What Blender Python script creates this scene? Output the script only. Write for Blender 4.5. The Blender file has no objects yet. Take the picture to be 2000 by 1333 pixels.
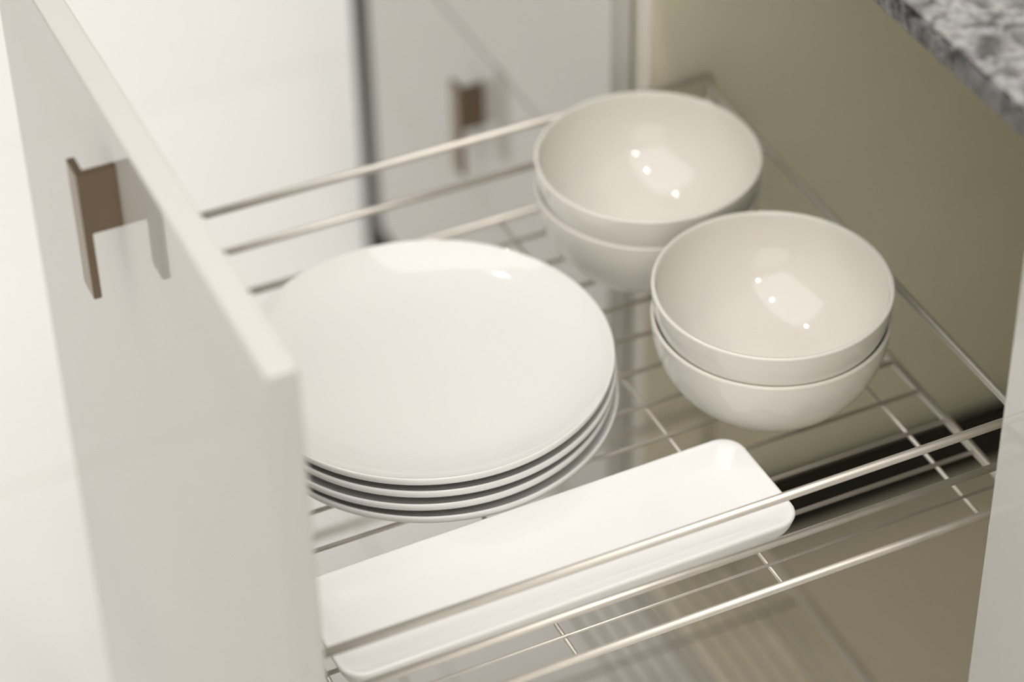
import bpy, bmesh, math, random
from mathutils import Vector, Matrix

# ------------------------------------------------------------------ camera, world, lights, exposure
scn = bpy.context.scene
C = scn.collection
F_PX = 5103.2
CAM = Vector((-0.8075, -1.0877, 1.2599))
PITCH, YAW, ROLL = math.radians(39.2158), math.radians(24.1001), math.radians(-1.3199)
fw = Vector((math.cos(PITCH) * math.sin(YAW), math.cos(PITCH) * math.cos(YAW), -math.sin(PITCH)))
rt = Vector((math.cos(YAW), -math.sin(YAW), 0)); up = rt.cross(fw)
rt2 = rt * math.cos(ROLL) + up * math.sin(ROLL)
up2 = up * math.cos(ROLL) - rt * math.sin(ROLL)
cd = bpy.data.cameras.new('camera')
cd.sensor_width = 36.0; cd.lens = F_PX / 2000.0 * 36.0
cd.clip_start = 0.05; cd.clip_end = 60
cd.dof.use_dof = True; cd.dof.focus_distance = 1.775; cd.dof.aperture_fstop = 2.3
cam = bpy.data.objects.new('camera', cd); C.objects.link(cam)
M = Matrix((rt2, up2, -fw)).transposed().to_4x4(); M.translation = CAM
cam.matrix_world = M
scn.camera = cam

world = bpy.data.worlds.new('room_light'); scn.world = world; world.use_nodes = True
world.node_tree.nodes['Background'].inputs[0].default_value = (1.0, 0.97, 0.92, 1)
world.node_tree.nodes['Background'].inputs[1].default_value = 0.2

def lamp(name, kind, loc, energy, size, color=(1, 0.95, 0.88), target=None):
    d = bpy.data.lights.new(name, kind); d.energy = energy; d.color = color
    if kind == 'AREA': d.shape = 'SQUARE'; d.size = size
    else: d.shadow_soft_size = size
    o = bpy.data.objects.new(name, d); C.objects.link(o); o.location = loc
    if target is not None:
        o.rotation_euler = (Vector(target) - Vector(loc)).to_track_quat('-Z', 'Y').to_euler()
    return o
CEIL = 2.06
LCOL = (1, 0.99, 0.975)
o = lamp('ceiling_panel_light', 'AREA', (-.85, -.28, CEIL - .03), 35, 2.4, LCOL)
o.data.shape = 'RECTANGLE'; o.data.size = 2.0; o.data.size_y = 2.7
o = lamp('rear_floor_fill', 'SPOT', (-.8, 2.7, CEIL - .05), 182, 0.15, (1, .985, .96))  # added spot, unseen: its narrow cone brightens only the far floor
o.data.spot_size = math.radians(91); o.data.spot_blend = .6
lamp('camera_side_fill', 'AREA', (-1.5, -2.55, .9), 24, 2.5, (1, .955, .88), target=(-1.3, 0, .8))  # added fill behind the camera for near-facing sides, not an actual window
for q in ((-.32, -1.40), (-.32, -.26), (-.385, 1.20)):          # row of ceiling downlights along the cabinets
    o = lamp('ceiling_downlight', 'SPOT', (q[0], q[1], CEIL - .05), 14, 0.032, (1, 0.92, 0.82))
    o.data.spot_size = math.radians(150); o.data.spot_blend = .6

vs = scn.view_settings
vs.view_transform = 'Standard'; vs.look = 'None'; vs.gamma = 1; vs.use_curve_mapping = False
vs.exposure = -0.09

# ------------------------------------------------------------------ materials
def mat(name, color, rough=0.4, metal=0.0, ior=1.5, coat=0.0, spec=0.5):
    m = bpy.data.materials.new(name); m.use_nodes = True
    b = m.node_tree.nodes['Principled BSDF']
    b.inputs['Base Color'].default_value = (*color, 1)
    b.inputs['Roughness'].default_value = rough
    b.inputs['Metallic'].default_value = metal
    b.inputs['IOR'].default_value = ior
    b.inputs['Specular IOR Level'].default_value = spec
    b.inputs['Coat Weight'].default_value = coat
    return m
def add_noise(m, scale, amount, bump=0.0, detail=4, stretch=(1, 1, 1)):
    """gentle procedural colour variation and fine relief"""
    nt = m.node_tree; b = nt.nodes['Principled BSDF']
    col = b.inputs['Base Color'].default_value[:]
    tc = nt.nodes.new('ShaderNodeTexCoord'); mp = nt.nodes.new('ShaderNodeMapping')
    mp.inputs['Scale'].default_value = stretch
    nz = nt.nodes.new('ShaderNodeTexNoise'); nz.inputs['Scale'].default_value = scale; nz.inputs['Detail'].default_value = detail
    rp = nt.nodes.new('ShaderNodeValToRGB')
    rp.color_ramp.elements[0].color = tuple(c * (1 - amount) for c in col[:3]) + (1,)
    rp.color_ramp.elements[1].color = tuple(min(1, c * (1 + amount)) for c in col[:3]) + (1,)
    rp.color_ramp.elements[0].position = .3; rp.color_ramp.elements[1].position = .7
    nt.links.new(tc.outputs['Object'], mp.inputs['Vector']); nt.links.new(mp.outputs[0], nz.inputs['Vector'])
    nt.links.new(nz.outputs['Fac'], rp.inputs[0]); nt.links.new(rp.outputs[0], b.inputs['Base Color'])
    if bump:
        bp = nt.nodes.new('ShaderNodeBump'); bp.inputs['Strength'].default_value = bump; bp.inputs['Distance'].default_value = .001
        nt.links.new(nz.outputs['Fac'], bp.inputs['Height']); nt.links.new(bp.outputs[0], b.inputs['Normal'])
    return m
PORCELAIN = add_noise(mat('white_porcelain', (.855, .85, .835), .06), 6, .012)
PORCELAIN_TRAY = add_noise(mat('bright_white_porcelain', (.93, .93, .925), .08), 6, .01)
PORCELAIN_BOWL = add_noise(mat('ivory_porcelain', (.80, .77, .715), .06), 6, .012)
LACQUER = add_noise(mat('gloss_white_lacquer', (.64, .627, .597), .05), 3, .01)
MELAMINE = add_noise(mat('beige_melamine', (.88, .84, .67), .32), 14, .02, .02)
PALE_BOARD = add_noise(mat('pale_beige_board', (.93, .865, .70), .3), 5, .03)
EDGE = add_noise(mat('pale_edge_band', (.90, .865, .79), .3), 20, .02)
WIRE = add_noise(mat('satin_steel_wire', (.68, .645, .59), .40, .80), 60, .04)
NICKEL = add_noise(mat('brushed_nickel', (.235, .18, .13), .30, 1.0), 40, .06, .02, stretch=(1, 1, .05))
DARK = add_noise(mat('dark_end_board', (.018, .019, .015), .5, spec=.2), 20, .1)
BLACK = add_noise(mat('black_steel_runner', (.006, .006, .005), .4), 30, .1)
PLINTH = add_noise(mat('cream_plinth', (.74, .70, .62), .4), 10, .03)
TILE = add_noise(mat('cream_floor_tile', (.865, .86, .845), .25), 2.5, .015)
WALL = add_noise(mat('greige_wall_paint', (.66, .65, .62), .7), 12, .01, .02)
CEILING = add_noise(mat('white_ceiling_paint', (.82, .81, .78), .7), 12, .01, .02)
GROUT = add_noise(mat('pale_grout', (.66, .635, .58), .8), 30, .05)

def granite(name='grey_granite', k_dark=1.0):
    m = bpy.data.materials.new(name); m.use_nodes = True
    nt = m.node_tree; b = nt.nodes['Principled BSDF']; L = nt.links.new
    b.inputs['Roughness'].default_value = .16
    tc = nt.nodes.new('ShaderNodeTexCoord')
    n1 = nt.nodes.new('ShaderNodeTexNoise'); n1.inputs['Scale'].default_value = 58; n1.inputs['Detail'].default_value = 5; n1.inputs['Distortion'].default_value = .6
    n2 = nt.nodes.new('ShaderNodeTexNoise'); n2.inputs['Scale'].default_value = 190; n2.inputs['Detail'].default_value = 3
    vo = nt.nodes.new('ShaderNodeTexVoronoi'); vo.inputs['Scale'].default_value = 150
    for n in (n1, n2, vo): L(tc.outputs['Object'], n.inputs['Vector'])
    r1 = nt.nodes.new('ShaderNodeValToRGB')
    e = r1.color_ramp.elements
    e[0].position = .36; e[0].color = (.10, .095, .088, 1)
    e[1].position = .60; e[1].color = (.38, .385, .395, 1)
    k = e.new(.45); k.color = (.21, .212, .218, 1)
    k = e.new(.52); k.color = (.30, .305, .315, 1)
    r2 = nt.nodes.new('ShaderNodeValToRGB')
    r2.color_ramp.elements[0].position = .35; r2.color_ramp.elements[0].color = (.62, .62, .62, 1)
    r2.color_ramp.elements[1].position = .6; r2.color_ramp.elements[1].color = (1.08, 1.06, 1.03, 1)
    mx = nt.nodes.new('ShaderNodeMixRGB'); mx.blend_type = 'MULTIPLY'; mx.inputs[0].default_value = 1
    m2 = nt.nodes.new('ShaderNodeMixRGB'); m2.blend_type = 'OVERLAY'; m2.inputs[0].default_value = .12
    L(n1.outputs['Fac'], r1.inputs[0]); L(n2.outputs['Fac'], r2.inputs[0])
    L(r1.outputs[0], mx.inputs[1]); L(r2.outputs[0], mx.inputs[2])
    L(mx.outputs[0], m2.inputs[1]); L(vo.outputs['Color'], m2.inputs[2])
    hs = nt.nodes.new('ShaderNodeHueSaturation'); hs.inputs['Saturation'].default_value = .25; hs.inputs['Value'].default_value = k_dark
    L(m2.outputs[0], hs.inputs['Color']); L(hs.outputs[0], b.inputs['Base Color'])
    bp = nt.nodes.new('ShaderNodeBump'); bp.inputs['Strength'].default_value = .25; bp.inputs['Distance'].default_value = .001
    L(n1.outputs['Fac'], bp.inputs['Height']); L(bp.outputs[0], b.inputs['Normal'])
    return m
GRANITE = granite(); GRANITE_EDGE = granite('darker_granite_edge', .42)  # front edge: same granite with its colour value lowered

# ------------------------------------------------------------------ helpers
def link(name, me, m, parent=None, smooth=False):
    o = bpy.data.objects.new(name, me); C.objects.link(o)
    if m and not me.materials: me.materials.append(m)
    if smooth:
        for p in me.polygons: p.use_smooth = True
    if parent: o.parent = parent
    return o
def tag(o, label, cat, group=None, kind=None):
    o['label'] = label; o['category'] = cat
    if group: o['group'] = group
    if kind: o['kind'] = kind
    return o
def empty(name, loc=(0, 0, 0)):
    o = bpy.data.objects.new(name, None); C.objects.link(o); o.location = loc; o.empty_display_size = .05
    return o
def box_mesh(name, x0, x1, y0, y1, z0, z1, bev=.0015, seg=2):
    bm = bmesh.new(); bmesh.ops.create_cube(bm, size=1)
    for v in bm.verts:
        v.co = ((x0 + x1) / 2 + v.co.x * (x1 - x0), (y0 + y1) / 2 + v.co.y * (y1 - y0), (z0 + z1) / 2 + v.co.z * (z1 - z0))
    if bev: bmesh.ops.bevel(bm, geom=bm.edges[:], offset=bev, segments=seg, affect='EDGES', profile=.5)
    me = bpy.data.meshes.new(name); bm.to_mesh(me); bm.free()
    return me
def box(name, m, parent, x0, x1, y0, y1, z0, z1, bev=.0015):
    return link(name, box_mesh(name, x0, x1, y0, y1, z0, z1, bev), m, parent)
def fillet(pts, r, n=5):
    """round the inner corners of a polyline"""
    pts = [Vector(p) for p in pts]; out = [pts[0]]
    for a, b, c in zip(pts, pts[1:], pts[2:]):
        u, v = (a - b), (c - b); q = min(r, u.length * .49, v.length * .49)
        s, e = b + u.normalized() * q, b + v.normalized() * q
        for i in range(n + 1):
            t = i / n; out.append(s.lerp(b, t).lerp(b.lerp(e, t), t))
    out.append(pts[-1]); return out
def tube_mesh(name, pts, r, sides=10):
    pts = [Vector(p) for p in pts]; bm = bmesh.new(); rings = []
    ref = Vector((0, 0, 1)) if abs((pts[1] - pts[0]).normalized().z) < .9 else Vector((1, 0, 0))
    for i, p in enumerate(pts):
        a = pts[max(i - 1, 0)]; b = pts[min(i + 1, len(pts) - 1)]; t = (b - a).normalized()
        s = ref - t * ref.dot(t)
        if s.length < 1e-4: s = Vector((0, 1, 0)) - t * t.y
        s.normalize(); ref = s; w = t.cross(s)
        rings.append([bm.verts.new(p + (s * math.cos(k * math.tau / sides) + w * math.sin(k * math.tau / sides)) * r) for k in range(sides)])
    for A, B in zip(rings, rings[1:]):
        for k in range(sides): bm.faces.new((A[k], A[(k + 1) % sides], B[(k + 1) % sides], B[k]))
    bm.faces.new(rings[0]); bm.faces.new(rings[-1][::-1])
    bmesh.ops.recalc_face_normals(bm, faces=bm.faces[:])
    me = bpy.data.meshes.new(name); bm.to_mesh(me); bm.free()
    return me
def tube(name, pts, r, parent, m=None, sides=10):
    return link(name, tube_mesh(name, pts, r, sides), m or WIRE, parent, True)
def lathe_mesh(name, prof, n=128):
    bm = bmesh.new(); rings = []
    for r, z in prof:
        if r < 1e-6: rings.append([bm.verts.new((0, 0, z))])
        else: rings.append([bm.verts.new((r * math.cos(k * math.tau / n), r * math.sin(k * math.tau / n), z)) for k in range(n)])
    for A, B in zip(rings, rings[1:]):
        for k in range(n):
            j = (k + 1) % n
            if len(A) == 1 and len(B) > 1: bm.faces.new((A[0], B[j], B[k]))
            elif len(B) == 1 and len(A) > 1: bm.faces.new((A[k], A[j], B[0]))
            elif len(A) > 1: bm.faces.new((A[k], A[j], B[j], B[k]))
    bmesh.ops.recalc_face_normals(bm, faces=bm.faces[:])
    me = bpy.data.meshes.new(name); bm.to_mesh(me); bm.free()
    return me
def arc_pts(c, r, a0, a1, n):
    return [(c[0] + r * math.cos(math.radians(a0 + (a1 - a0) * i / n)), c[1] + r * math.sin(math.radians(a0 + (a1 - a0) * i / n))) for i in range(n + 1)]

# ------------------------------------------------------------------ dimensions (metres; z = 0 is the basket's base grid)
FLOOR = -.545
X_OUT, X_IN = -.486, -.466            # pulled-out front, outer and inner face
Y_NEAR, Y_FAR = -.040, .508           # its two vertical edges
Z_TOP, Z_BOT = .3504, -.445           # top and bottom of all fronts
W, MID, TOP = .4673, .0442, .0842     # basket width, middle rail, top rail
X_BACK, TOP_BACK = .0702, .0691

# ------------------------------------------------------------------ setting: tiled floor
floor = link('floor', box_mesh('floor', -3.3, .72, -2.7, 4.7, FLOOR - .05, FLOOR - .0012, 0), GROUT)
floor['kind'] = 'structure'; floor['label'] = 'cream tiled kitchen floor in front of the cabinets'
T = .6; me = box_mesh('tile', 0, T - .003, 0, T - .003, -.01, 0, .0012, 1)
for i in range(-5, 2):
    for j in range(-6, 6):
        x0, y0 = -.165 + i * T, .945 + j * T
        if x0 + T > .62: continue
        t = link('tile', me, TILE, floor); t.location = (x0, y0, FLOOR)

for nm, d in (('wall_right', (.62, .72, -2.6, 4.6, FLOOR, 2.06)), ('wall_left', (-3.3, -3.2, -2.6, 4.6, FLOOR, 2.06)),
              ('wall_back', (-3.3, .72, 4.6, 4.7, FLOOR, 2.06)), ('wall_front', (-3.3, .72, -2.7, -2.6, FLOOR, 2.06)), ('ceiling', (-3.3, .72, -2.7, 4.7, 2.06, 2.12))):
    o = link(nm, box_mesh(nm, *d, 0), CEILING if nm == 'ceiling' else WALL); o['kind'] = 'structure'

# ------------------------------------------------------------------ worktop
def worktop():
    bm = bmesh.new(); bmesh.ops.create_cube(bm, size=1)
    x0, x1, y0, y1, z0, z1 = -.0125, .60, -.75, 1.115, .369, .3885
    for v in bm.verts: v.co = ((x0 + x1) / 2 + v.co.x * (x1 - x0), (y0 + y1) / 2 + v.co.y * (y1 - y0), (z0 + z1) / 2 + v.co.z * (z1 - z0))
    front = [e for e in bm.edges if all(v.co.x < 0 for v in e.verts) and abs(e.verts[0].co.y - e.verts[1].co.y) > .1]
    bmesh.ops.bevel(bm, geom=front, offset=.0035, segments=4, affect='EDGES')
    long_e = [e for e in bm.edges if abs(e.verts[0].co.y - e.verts[1].co.y) > .5]
    bmesh.ops.subdivide_edges(bm, edges=long_e, cuts=520, use_grid_fill=True)
    rnd = random.Random(4)
    for v in bm.verts:                                  # lightly chipped, uneven front edge
        if v.co.x < .02: v.co.x += rnd.uniform(-.0006, .0006); v.co.z += rnd.uniform(-.0005, .0005)
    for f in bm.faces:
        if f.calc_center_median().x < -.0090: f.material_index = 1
    me = bpy.data.meshes.new('worktop'); bm.to_mesh(me); bm.free()
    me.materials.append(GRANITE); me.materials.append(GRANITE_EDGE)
    return me
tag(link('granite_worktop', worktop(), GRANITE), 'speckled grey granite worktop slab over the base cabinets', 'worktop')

# ------------------------------------------------------------------ handle: upright plate held off the front by a stub
def handle_mesh():
    """upright plate parallel to the front, and a short web at one edge that carries it"""
    me = bpy.data.meshes.new('handle'); bm = bmesh.new()
    def prism(pts, y0, y1):
        a = [bm.verts.new((x, y0, z)) for x, z in pts]; b = [bm.verts.new((x, y1, z)) for x, z in pts]; n = len(pts)
        bm.faces.new(a); bm.faces.new(b[::-1])
        for k in range(n): bm.faces.new((a[k], b[k], b[(k + 1) % n], a[(k + 1) % n]))
    ya, yb, yc = -.0105, -.0055, .0105
    o = [(0, 0), (-.026, 0), (-.026, -.098), (-.0205, -.098), (-.0205, -.047), (0, -.047)]
    # near layer: web and plate together; far layer: plate only
    def V(x, y, z): return bm.verts.new((x, y, z))
    n0 = [V(x, ya, z) for x, z in o]; n1 = [V(x, yb, z) for x, z in o]
    i0 = V(-.0205, yb, 0); bm.faces.new(n0)
    f = [V(-.026, yc, 0), V(-.026, yc, -.098), V(-.0205, yc, -.098), V(-.0205, yc, 0)]
    bm.faces.new((n0[0], n1[0], i0, n1[1], n0[1]))                       # top of the near layer
    for k in (1, 2, 3, 4, 5): bm.faces.new((n0[k], n1[k], n1[(k + 1) % 6], n0[(k + 1) % 6]))
    bm.faces.new((n1[0], n1[5], n1[4], i0))                              # back of the web
    bm.faces.new((n1[1], i0, f[3], f[0])); bm.faces.new((n1[1], f[0], f[1], n1[2]))
    bm.faces.new((n1[2], f[1], f[2], n1[3])); bm.faces.new((n1[3], f[2], f[3], i0, n1[4])); bm.faces.new(f)
    bmesh.ops.recalc_face_normals(bm, faces=bm.faces[:])
    bmesh.ops.bevel(bm, geom=[e for e in bm.edges if e.calc_face_angle(0) > .5], offset=.0005, segments=2, affect='EDGES')
    bm.to_mesh(me); bm.free()
    return me
HANDLE = handle_mesh()
def handle(parent, x, y, z):
    o = link('handle', HANDLE, NICKEL, parent); o.location = (x, y, z)
    o['label'] = 'brushed nickel handle with an upright plate'
    return o

# ------------------------------------------------------------------ open base cabinet the pull-out slides from
cab = tag(empty('base_cabinet', (.30, .23, FLOOR)), 'open beige base cabinet behind the pulled-out basket drawer', 'cabinet')
def at_parent(p, fn, *a, **k):
    o = fn(*a, **k); o.parent = p; o.matrix_parent_inverse = p.matrix_world.inverted(); return o
bpy.context.view_layer.update()
def cbox(p, name, m, *d, bev=.001):
    me = box_mesh(name, *d, bev)
    L = Vector(p.location); me.transform(Matrix.Translation(-L))
    return link(name, me, m, p)
Z_CB = -.462                               # top face of the cabinet bottom
for y0, y1 in ((-.0535, -.0335), (.484, .5065)):
    cbox(cab, 'side_panel', MELAMINE, .0235, .56, y0, y1, -.48, .367)
    cbox(cab, 'front_edge_strip', EDGE, .0222, .0236, y0, y1, -.48, .367, bev=.0003)
cbox(cab, 'bottom_panel', PALE_BOARD, .0235, .548, -.0335, .484, Z_CB - .018, Z_CB)
cbox(cab, 'back_panel', MELAMINE, .548, .56, -.0335, .484, Z_CB, .367)
cbox(cab, 'top_rail', MELAMINE, .46, .548, -.0335, .484, .349, .367)
cbox(cab, 'plinth', PLINTH, .035, .053, -.0535, .5065, FLOOR, -.48)
for y0, y1 in ((-.031, -.010), (.461, .482)):
    rn = cbox(cab, 'runner', BLACK, .065, .545, y0, y1, Z_CB, Z_CB + .057, bev=.003)
    rn['label'] = 'black runner on the cabinet bottom'

# ------------------------------------------------------------------ neighbouring cabinets
dc = tag(empty('drawer_cabinet', (.30, .80, FLOOR)), 'closed white drawer cabinet with a dark end board', 'cabinet')
for z0, z1 in ((-.0485, Z_TOP), (Z_BOT, -.0525)):
    d = cbox(dc, 'drawer_front', LACQUER, 0, .0195,   .5095, 1.062, z0, z1, bev=.0012)
    handle(d, 0 - dc.location.x, .779 - dc.location.y, z1 - .031 - dc.location.z)
for y0, y1 in ((.509, .527), (1.044, 1.062)): cbox(dc, 'side_panel', MELAMINE, .0225, .56, y0, y1, -.48, .367)
cbox(dc, 'bottom_panel', MELAMINE, .0225, .548, .527, 1.044, -.48, -.462)
cbox(dc, 'back_panel', MELAMINE, .548, .56, .527, 1.044, -.462, .367)
cbox(dc, 'plinth', PLINTH, .035, .053, .509, 1.062, FLOOR, -.48)
cbox(dc, 'end_board', DARK, -.002, .56, 1.0635, 1.103, FLOOR, .367)

nc = tag(empty('door_cabinet', (.30, -.355, FLOOR)), 'closed white cabinet beside the open one, on the side of the rectangular dish', 'cabinet')
d = cbox(nc, 'door', LACQUER, 0, .0195, -.655, -.0555, Z_BOT, Z_TOP, bev=.0012)
handle(d, 0 - nc.location.x, -.355 - nc.location.y, Z_TOP - .031 - nc.location.z)
for y0, y1 in ((-.6545, -.6365), (-.0745, -.0565)): cbox(nc, 'side_panel', MELAMINE, .0225, .56, y0, y1, -.48, .367)
cbox(nc, 'bottom_panel', MELAMINE, .0225, .548, -.6365, -.0745, -.48, -.462)
cbox(nc, 'back_panel', MELAMINE, .548, .56, -.6365, -.0745, -.462, .367)
cbox(nc, 'plinth', PLINTH, .035, .053, -.6545, -.0565, FLOOR, -.48)

# ------------------------------------------------------------------ the pull-out: front, handle and two wire baskets
po = tag(empty('pull_out_drawer', (-.2, .23, FLOOR)), 'pulled-out drawer with gloss white front and wire baskets', 'drawer')
fp = cbox(po, 'front_panel', LACQUER, X_OUT, X_IN, Y_NEAR, Y_FAR - .0015, Z_BOT, Z_TOP, bev=.0022)
handle(fp, X_OUT - po.location.x, .2395 - po.location.y, .3205 - po.location.z)

def part(name, parent):
    o = empty(name); o.parent = parent; o.location = -Vector(parent.location); return o
ub = part('wire_basket', po)
R_T, R_M, R_W = .0032, .0029, .0017
XF = X_IN + .0005
# top loop: side rails that step down to the lower back rail
tube('top_rail', fillet([(XF, 0, TOP), (X_BACK - .001, 0, TOP), (X_BACK, 0, TOP_BACK), (X_BACK, W, TOP_BACK), (X_BACK - .001, W, TOP), (XF, W, TOP)], .006), R_T, ub, sides=14)
for y in (0, W):
    tube('middle_rail', [(XF, y, MID), (X_BACK, y, MID)], R_M, ub, sides=12)
    tube('corner_post', [(X_BACK, y, TOP_BACK - .006), (X_BACK, y, 0)], R_M, ub)
    tube('corner_post', [(X_IN + .006, y, TOP), (X_IN + .006, y, 0)], R_M, ub)
tube('base_frame', fillet([(XF, 0, 0), (X_BACK, 0, 0), (X_BACK, W, 0), (XF, W, 0)], .004), R_T, ub, sides=14)
tube('base_frame', [(X_IN + .012, 0, -.001), (X_IN + .012, W, -.001)], R_M, ub)
Y_WIRES = [.0221 + .0375 * k for k in range(12)]
me = tube_mesh('long_wire', [(X_IN + .012, 0, 0), (X_BACK, 0, 0)], R_W)
me_thin = tube_mesh('long_wire', [(X_IN + .012, 0, 0), (X_BACK, 0, 0)], .0012)
for y in Y_WIRES:
    o = link('long_wire', me if y > .03 else me_thin, WIRE, ub, True); o.location = (0, y, .0003)
me = tube_mesh('cross_wire', [(0, 0, 0), (0, W, 0)], .0016)
for x in (-.4335, -.2766, -.1201, .0381):
    o = link('cross_wire', me, WIRE, ub, True); o.location = (x, 0, -.0028)

ZL = -.362
lb = part('lower_basket', po); lb.name = 'wire_basket'
tube('base_frame', fillet([(XF, 0, ZL), (.082, 0, ZL), (.082, W, ZL), (XF, W, ZL)], .004), .0048, lb)
tube('top_rail', fillet([(XF, 0, ZL + .084), (.081, 0, ZL + .084), (.082, 0, ZL + .003)], .006), R_T, lb)
tube('top_rail', fillet([(XF, W, ZL + .084), (.081, W, ZL + .084), (.082, W, ZL + .003)], .006), R_T, lb)
for y in (.147, .294): tube('long_wire', [(XF, y, ZL - .003), (.082, y, ZL - .003)], .0016, lb)
me = tube_mesh('cross_wire', [(0, 0, 0), (0, W, 0)], .0017, 8)
for k in range(12):
    o = link('cross_wire', me, WIRE, lb, True); o.location = (-.108 + .0148 * k, 0, ZL)
for x in (-.43, -.27):
    o = link('cross_wire', me, WIRE, lb, True); o.location = (x, 0, ZL)

# ------------------------------------------------------------------ crockery
Z0 = .0020                                             # top of the base wires
def plate_mesh():
    R = .1363
    top = [(0, .0110), (.03, .0110), (.06, .0111), (.080, .0114), (.094, .0124), (.106, .0144), (.116, .0172), (.125, .0208), (.132, .0243), (R - .0018, .0266)]
    rim = [(R - .0007, .0271), (R, .0264), (R + .0001, .0244), (R - .0002, .0226), (R - .0012, .0208), (R - .0034, .0190), (R - .0070, .0173)]
    bot = [(.122, .0150), (.112, .0118), (.102, .0092), (.092, .0074), (.0810, .0062), (.0785, .0012), (.0770, 0), (.0750, 0), (.0735, .0012), (.0725, .0058), (.05, .0062), (0, .0062)]
    return lathe_mesh('dinner_plate', top + rim + bot, 160)
PM = plate_mesh()
PX, PY = -.2695, .2675
plate_words = ['bottom plate of the stacked white plates, resting on the basket wires', 'third white plate down in the plate stack, just above the bottom one',
               'second white plate down in the plate stack, directly under the top one', 'uncovered top plate of the white plate stack']
for k, (dx, dy) in enumerate(((.0015, -.0035), (-.001, -.0015), (.001, -.001), (0, 0))):
    o = link('dinner_plate', PM, PORCELAIN, None, True); o.location = (PX + dx, PY + dy, Z0 + .011 * k); o.rotation_euler.z = k * .7
    tag(o, plate_words[k], 'plate', 'stacked white dinner plates')

BR, BH, BR0 = .0873, .075, .034
def b_out(t): return BR0 + (BR - BR0) * (1 - (1 - t) ** 2) ** .55
def bowl_mesh():
    N = 26; th = .0031
    outer = [(b_out((i / N) ** 1.5), BH * (i / N) ** 1.5) for i in range(N + 1)]
    outer = [(0, .0022), (.0300, .0022), (.0312, .0004), (.0325, 0)] + outer[1:-1]
    inner = []
    for i in range(N, -1, -1):
        t = (i / N) ** 1.5; z = BH * t
        inner.append((max(0, b_out(t) - th - .006 * (1 - t) ** 3), .0062 + (BH - .0062) * t))
    lip = [(BR, BH - .0022), (BR + .0001, BH - .0012), (BR - .0006, BH - .0003), (BR - .0016, BH), (BR - .0028, BH - .0004)]
    r_last = inner[-1][0]
    floor_p = [(r_last * .7, .0056), (r_last * .35, .0053), (0, .0052)]
    return lathe_mesh('bowl', outer + lip + inner[1:] + floor_p, 144)
BM = bowl_mesh()
bowls = [((-.0325, .1840, Z0), (0, 0), 'lower white bowl of the pair beside the rectangular dish'),
         ((-.0330, .1832, Z0 + .0272), (0, 0), 'upper white bowl, nested in the pair beside the rectangular dish'),
         ((-.0390, .3670, Z0), (0, 0), 'lower white bowl of the pair by the far basket rail'),
         ((-.0400, .3645, Z0 + .0272), (0, 0), 'upper white bowl, nested in the pair by the far basket rail')]
for loc, tilt, words in bowls:
    o = link('bowl', BM, PORCELAIN_BOWL, None, True); o.location = loc; o.rotation_euler = (math.radians(tilt[0]), math.radians(tilt[1]), 0)
    tag(o, words, 'bowl', 'nested white bowls')

def tray_mesh(LX=.342, LY=.100):
    """long rectangular dish: rounded-rectangle rings from the foot up over the rim to the well"""
    rings = [(.0150, .0000, .010), (.0130, .0000, .011), (.0090, .0016, .012), (.0050, .0070, .014), (.0018, .0140, .016), (.0004, .0190, .017), (.0000, .0210, .017), (.0004, .0222, .0168), (.0014, .0228, .016),
             (.0030, .0227, .015), (.0055, .0214, .014), (.0095, .0188, .013), (.0140, .0162, .012), (.0190, .0143, .011), (.0245, .0132, .010), (.0310, .0127, .008), (.042, .0125, .004)]
    bm = bmesh.new(); R = []
    for ins, z, cr in rings:
        hx, hy = LX / 2 - ins, LY / 2 - ins; cr = min(cr, hy * .9); loop = []
        for cx, cy, a0 in ((hx - cr, hy - cr, 0), (-hx + cr, hy - cr, 90), (-hx + cr, -hy + cr, 180), (hx - cr, -hy + cr, 270)):
            for x, y in arc_pts((cx, cy), cr, a0, a0 + 90, 8): loop.append(bm.verts.new((x, y, z)))
        R.append(loop)
    n = len(R[0])
    for A, B in zip(R, R[1:]):
        for k in range(n): bm.faces.new((A[k], A[(k + 1) % n], B[(k + 1) % n], B[k]))
    bm.faces.new(R[0]); bm.faces.new(R[-1])
    bmesh.ops.recalc_face_normals(bm, faces=bm.faces[:])
    me = bpy.data.meshes.new('serving_dish'); bm.to_mesh(me); bm.free()
    return me
o = link('serving_dish', tray_mesh(), PORCELAIN_TRAY, None, True); o.location = (-.2615, .0775, Z0); o.rotation_euler.z = math.radians(.9)
tag(o, 'long narrow rectangular white serving dish lying on the basket wires', 'dish')
